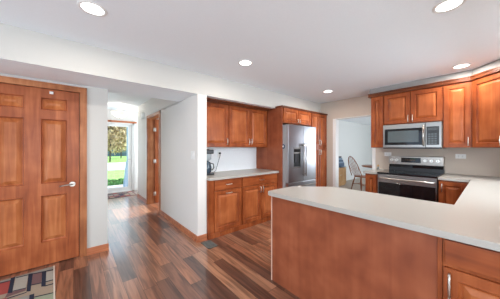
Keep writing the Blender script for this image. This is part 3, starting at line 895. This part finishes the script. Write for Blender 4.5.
# ------------------------------------------------------------------ rugs
t = thing('rug', 'geometric rug in navy, tan and red before the six panel door', 'rug', (-.884, 2.145, 0), R(3.2))
RL, RH = .78, 1.075
RUG = [
    ('rug_grey', [(0.364, 1.163), (0.779, 1.063), (0.778, 0.992), (0.379, 1.035)]),
    ('rug_red', [(0.332, 1.044), (0.457, 1.013), (0.457, 0.753), (0.347, 0.775)]),
    ('rug_light', [(0.484, 1.03), (0.575, 1.01), (0.575, 0.747), (0.487, 0.768)]),
    ('rug_mauve', [(0.607, 1.003), (0.68, 0.987), (0.678, 0.742), (0.611, 0.761)]),
    ('rug_light', [(0.711, 0.964), (0.778, 0.949), (0.777, 0.731), (0.711, 0.749)]),
    ('rug_mauve', [(0.457, 0.745), (0.575, 0.742), (0.577, 0.687), (0.449, 0.678)]),
    ('rug_tan', [(0.612, 0.735), (0.777, 0.679), (0.776, 0.483), (0.619, 0.545)]),
    ('rug_sage', [(0.645, 0.503), (0.776, 0.461), (0.775, 0.262), (0.646, 0.329)]),
    ('rug_grey', [(0.536, 0.596), (0.608, 0.577), (0.609, 0.419), (0.54, 0.466)]),
    ('rug_red', [(0.379, 0.695), (0.465, 0.663), (0.465, 0.537), (0.381, 0.579)]),
    ('rug_navy', [(0.448, 1.109), (0.478, 1.097), (0.489, 0.728), (0.458, 0.749)]),
    ('rug_navy', [(0.575, 1.045), (0.608, 1.032), (0.611, 0.644), (0.583, 0.661)]),
    ('rug_navy', [(0.678, 0.995), (0.712, 0.981), (0.713, 0.64), (0.682, 0.664)]),
    ('rug_navy', [(0.608, 0.576), (0.639, 0.573), (0.643, 0.387), (0.614, 0.395)]),
    ('rug_navy', [(0.38, 1.029), (0.457, 1.018), (0.459, 1.001), (0.382, 1.009)]),
    ('rug_navy', [(0.482, 1.048), (0.578, 1.031), (0.579, 1.013), (0.484, 1.03)]),
    ('rug_navy', [(0.608, 1.025), (0.778, 0.98), (0.778, 0.958), (0.609, 1.004)]),
    ('rug_navy', [(0.486, 0.767), (0.578, 0.746), (0.579, 0.731), (0.487, 0.752)]),
    ('rug_navy', [(0.607, 0.774), (0.681, 0.749), (0.682, 0.733), (0.608, 0.756)]),
    ('rug_navy', [(0.711, 0.747), (0.777, 0.737), (0.777, 0.718), (0.711, 0.726)]),
    ('rug_navy', [(0.711, 0.662), (0.777, 0.654), (0.777, 0.634), (0.711, 0.642)]),
    ('rug_navy', [(0.466, 0.656), (0.585, 0.654), (0.586, 0.638), (0.468, 0.638)]),
    ('rug_navy', [(0.64, 0.516), (0.776, 0.474), (0.776, 0.459), (0.641, 0.499)]),
]
mb = MB()
mb.box(0, RL, 0, RH, .0008, .008, M['rug_tan'], bev=.002)
def patch(c, pts, dx, dy, lift):
    q = [(min(max(x + dx, .004), RL - .013), min(max(y + dy, .004), RH - .003)) for x, y in pts]
    area = abs(sum(q[i][0] * q[(i + 1) % len(q)][1] - q[(i + 1) % len(q)][0] * q[i][1] for i in range(len(q)))) / 2
    if area > 1e-4: mb.face([(x, y, lift) for x, y in q], M[c])
lift = .0083
for dx, dy in ((-.44, -.62), (0, -.62), (-.44, 0), (0, 0)):
    for c, pts in RUG:
        patch(c, pts, dx, dy, lift); lift += .00003
mb.build('pile', parent=t, recalc=False)
mb = MB(); mb.box(RL - .012, RL, 0, RH, .001, .0125, M['rug_edge'], bev=.002); mb.build('binding', parent=t)['label'] = 'pale binding'

t = thing('door_mat', 'patterned mat on the hall floor inside the front door', 'rug', (.45, 6.62, 0))
mb = MB(); mb.box(0, .95, 0, .68, .0008, .009, M['rug_mauve'], bev=.002)
random.seed(3)
for i in range(7):
    for j in range(5):
        c = random.choice(['rug_tan', 'rug_navy', 'rug_light', 'rug_red', 'rug_grey'])
        a, b = .03 + i * .128, .03 + j * .128
        mb.face([(a, b, .0096), (a + .1, b, .0096), (a + .12, b + .1, .0096), (a + .02, b + .1, .0096)], M[c])
mb.build('pile', parent=t, recalc=False)

# ------------------------------------------------------------------ dining room beyond the opening
# bow back windsor chair
t = thing('windsor_chair', 'dark bow-back spindle chair seen through the opening', 'chair', (6.92, 2.74, .003), R(-22))
# local: faces +x, back at -x
cw = M['chair_wood']
mb = MB(); pts = []
for k in range(28):
    a = 2 * PI * k / 28
    pts.append((.03 + .21 * math.cos(a) * (1.0 if math.cos(a) > 0 else .9), .215 * math.sin(a) * (1 - .12 * math.cos(a + PI))))
mb.prism(pts, .435, .468, cw, bev=.008); mb.build('seat', parent=t)
mb = MB(); bow = []
for k in range(17):
    a = PI * k / 16
    y_ = .20 * math.cos(a); z_ = .465 + .62 * math.sin(a) ** .8
    bow.append((-.14 - (z_ - .465) * .42, y_, z_))
mb.tube(bow, .012, cw); mb.build('back_bow', parent=t)
for k in range(7):
    y_ = -.135 + k * .045
    zt = .465 + .62 * max(0, 1 - (y_ * 1.25 / .20) ** 2) ** .4
    mb = MB(); mb.tube([(-.125, y_ * .8, .46), (-.14 - (zt - .465) * .21, y_ * 1.1, (zt + .465) / 2), (-.14 - (zt - .465) * .42, y_ * 1.25, zt)], [.006, .008, .005], cw); mb.build('spindle', parent=t)
for sx, sy in ((1, 1), (1, -1), (-1, 1), (-1, -1)):
    mb = MB(); mb.tube([(.03 + sx * .12, sy * .12, .44), (.03 + sx * .155, sy * .16, .25), (.03 + sx * .20, sy * .20, 0)], [.014, .019, .011], cw); mb.build('leg', parent=t)
mb = MB()
for sy in (1, -1): mb.tube([(-.135, sy * .165, .2), (.195, sy * .165, .2)], .009, cw)
mb.tube([(.03, -.165, .2), (.03, .165, .2)], .009, cw); mb.build('stretcher', parent=t)
# round table
t = thing('dining_table', 'dark round table edge beyond the small counter', 'table', (7.80, 2.50, .003))
mb = MB(); mb.lathe([(0, .70), (.44, .70), (.50, .715), (.52, .735), (.50, .748), (0, .75)], (0, 0, 0), M['chair_wood'], 40); mb.build('table_top', parent=t)
mb = MB(); mb.lathe([(.05, 0.05), (.08, .12), (.05, .22), (.06, .5), (.09, .69)], (0, 0, 0), M['chair_wood'], 20); mb.build('pedestal', parent=t)
for k in range(4):
    a = PI / 4 + k * PI / 2
    mb = MB(); mb.tube([(.05 * math.cos(a), .05 * math.sin(a), .15), (.2 * math.cos(a), .2 * math.sin(a), .12), (.36 * math.cos(a), .36 * math.sin(a), .02)], [.03, .028, .02], M['chair_wood']); mb.build('foot', parent=t)
# pine cabinet and electronics
t = thing('low_cabinet', 'light pine cabinet against the far wall beyond the opening', 'cabinet', (6.70, 3.50, .003))
mb = MB(); mb.box(0, .92, .02, .44, .04, .62, M['pine'], bev=.004); mb.box(-.01, .93, 0, .445, .62, .645, M['pine'], bev=.004); mb.box(.03, .89, .04, .42, 0, .04, M['pine']); mb.build('body', parent=t)
for k in range(2):
    mb = MB(); panel_slab(mb, .02 + k * .445, .455 + k * .445, .07, .60, .0, .0195, [(.024 + k * .445, .451 + k * .445, .074, .596)], PROF_C, M['pine']); dk = mb.build('door', parent=t)
    mb = MB(); mb.lathe([(0, .0), (.012, .002), (.012, .012), (.006, .02)], (0, 0, 0), M['nickel'], 12)
    kb = mb.build('knob', parent=dk); kb.location = (.42 + k * .07, -.0, .40); kb.rotation_euler = (R(90), 0, 0); kb.location.y = -.018
t = thing('printer', 'dark blue-grey printer on the pine cabinet', 'printer', (7.14, 3.56, .648))
mb = MB(); mb.box(0, .45, 0, .32, 0, .16, M['navy'], bev=.012); mb.build('body', parent=t)
mb = MB(); mb.box(.04, .41, -.09, .0, .03, .05, M['bluegrey'], bev=.004); mb.build('paper_tray', parent=t)
mb = MB(); mb.box(.01, .44, .01, .31, .16, .205, M['bluegrey'], bev=.01); mb.build('scanner_lid', parent=t)
random.seed(5)
hz = .648 + .2055
for i, (m_, h, lab) in enumerate((('navy', .07, 'dark blue flat box on the printer, lowest of the pile'), ('bluegrey', .07, 'pale blue-grey flat box in the middle of the printer pile'), ('black', .06, 'black flat box on top of the printer pile'))):
    mb = MB(); mb.box(-.18 + i * .01, .18 - i * .015, -.13, .13, 0, h - .001, M[m_], bev=.004)
    o = mb.build('storage_box'); o.location = (7.36 - i * .03, 3.72, hz); o.rotation_euler = (0, 0, R((i - 1) * 5)); hz += h
    tag(o, lab, 'box', 'boxes on the printer')

# ------------------------------------------------------------------ outside
mb = MB(); mb.box(-30, 40, YF + .15, 60, -.3, -.12, M['grass']); struct(mb.build('floor'), 'bright green lawn outside the front door')
mb = MB(); mb.box(-2, 5, YF + .15, YF + 1.6, -.12, -.02, M['asphalt']); struct(mb.build('floor'), 'pale concrete porch slab')
mb = MB(); mb.box(-30, 40, 16, 24, -.12, -.10, M['asphalt']); struct(mb.build('floor'), 'pale street crossing behind the lawn')
def at_front(px, y):      # x on a world plane Y=y for a picture column (placing distant scenery)
    X = (px - 249.03) / F; th = R(49.795)
    return y * (math.cos(th) + X * math.sin(th)) / (math.sin(th) - X * math.cos(th))
def leaves(name, parent, c, rad, n, size, m, seed):
    random.seed(seed); mb = MB()
    for _ in range(n):
        while True:
            v = Vector((random.uniform(-1, 1), random.uniform(-1, 1), random.uniform(-1, 1)))
            if .25 < v.length < 1: break
        p = Vector((c[0] + v.x * rad[0], c[1] + v.y * rad[1], c[2] + v.z * rad[2]))
        u = Vector((random.gauss(0, 1), random.gauss(0, 1), random.gauss(0, 1))).normalized(); q = u.orthogonal().normalized(); sz = size * random.uniform(.6, 1.3)
        mb.face([p - u * sz, p + q * sz * .5, p + u * sz, p - q * sz * .5], m)
    return mb.build(name, parent=parent, recalc=False)
# hedge
hy = 9.7  # dark leaves added in place of shade on the grass
t = thing('shade_leaves', 'low green hedge standing in for shaded grass near the porch', 'shade_leaves', (at_front(114, hy), hy, -.12))
for k in range(1):
    leaves('foliage', t, (0, 0, .06), (2.2, .45, .16), 2600, .06, M['shade_leaves'], 11)
# trees
for i, (px, y, h, lab) in enumerate(((110, 26, 9.0, 'bushy gold-green tree, left one outside the front door'), (121, 33, 10.0, 'gold-green tree farther back, right one outside the front door'))):
    t = thing('tree', lab, 'tree', (at_front(px, y), y, -.12), 0, 'trees outside the front door')
    mb = MB(); mb.tube([(0, 0, 0), (.05, 0, h * .25), (0, .1, h * .6)], [.07, .06, .03], M['bark'])
    for k in range(5):
        a = k * 1.3; mb.tube([(0, 0, h * .3), (.8 * math.cos(a), .8 * math.sin(a), h * .55)], [.06, .02], M['bark'])
    mb.build('trunk', parent=t)
    leaves('crown', t, (0, 0, h * .36 + 1.3), (3.2, 2.6, h * .36 + .5), 3600, .26, M['leaf'], 21 + i)
t = thing('neighbour_house', 'slate blue low building far behind the trees', 'building', (at_front(118, 42), 42, -.12))
mb = MB(); mb.box(-9, 9, 0, 6, 0, 1.9, M['fence']); mb.build('wall', parent=t)
mb = MB(); mb.box(-9.3, 9.3, -.3, 6.3, 1.9, 2.1, M['asphalt']); mb.build('roof', parent=t)
for k in range(8):
    mb = MB(); mb.box(-8 + k * 2.1, -7 + k * 2.1, -.03, 0, .6, 1.5, M['bluegrey']); mb.build('window', parent=t)
t = thing('porch_column', 'blue-grey porch column with flared base outside the glass', 'column', (at_front(130.3, 8.3), 8.3, -.02))
mb = MB(); mb.box(-.10, .10, -.10, .10, .9, 2.9, M['porch'], bev=.01); mb.build('shaft', parent=t)
mb = MB(); mb.prism([(-.12, -.12), (.12, -.12), (.12, .12), (-.12, .12)], .82, .9, M['porch'])
b = bmesh.new(); bmesh.ops.create_cone(b, cap_ends=True, segments=4, radius1=.28, radius2=.17, depth=.82); mb.merge(b, M['porch'], Matrix.Translation((0, 0, .41)) @ Matrix.Rotation(PI / 4, 4, 'Z')); mb.build('plinth', parent=t)
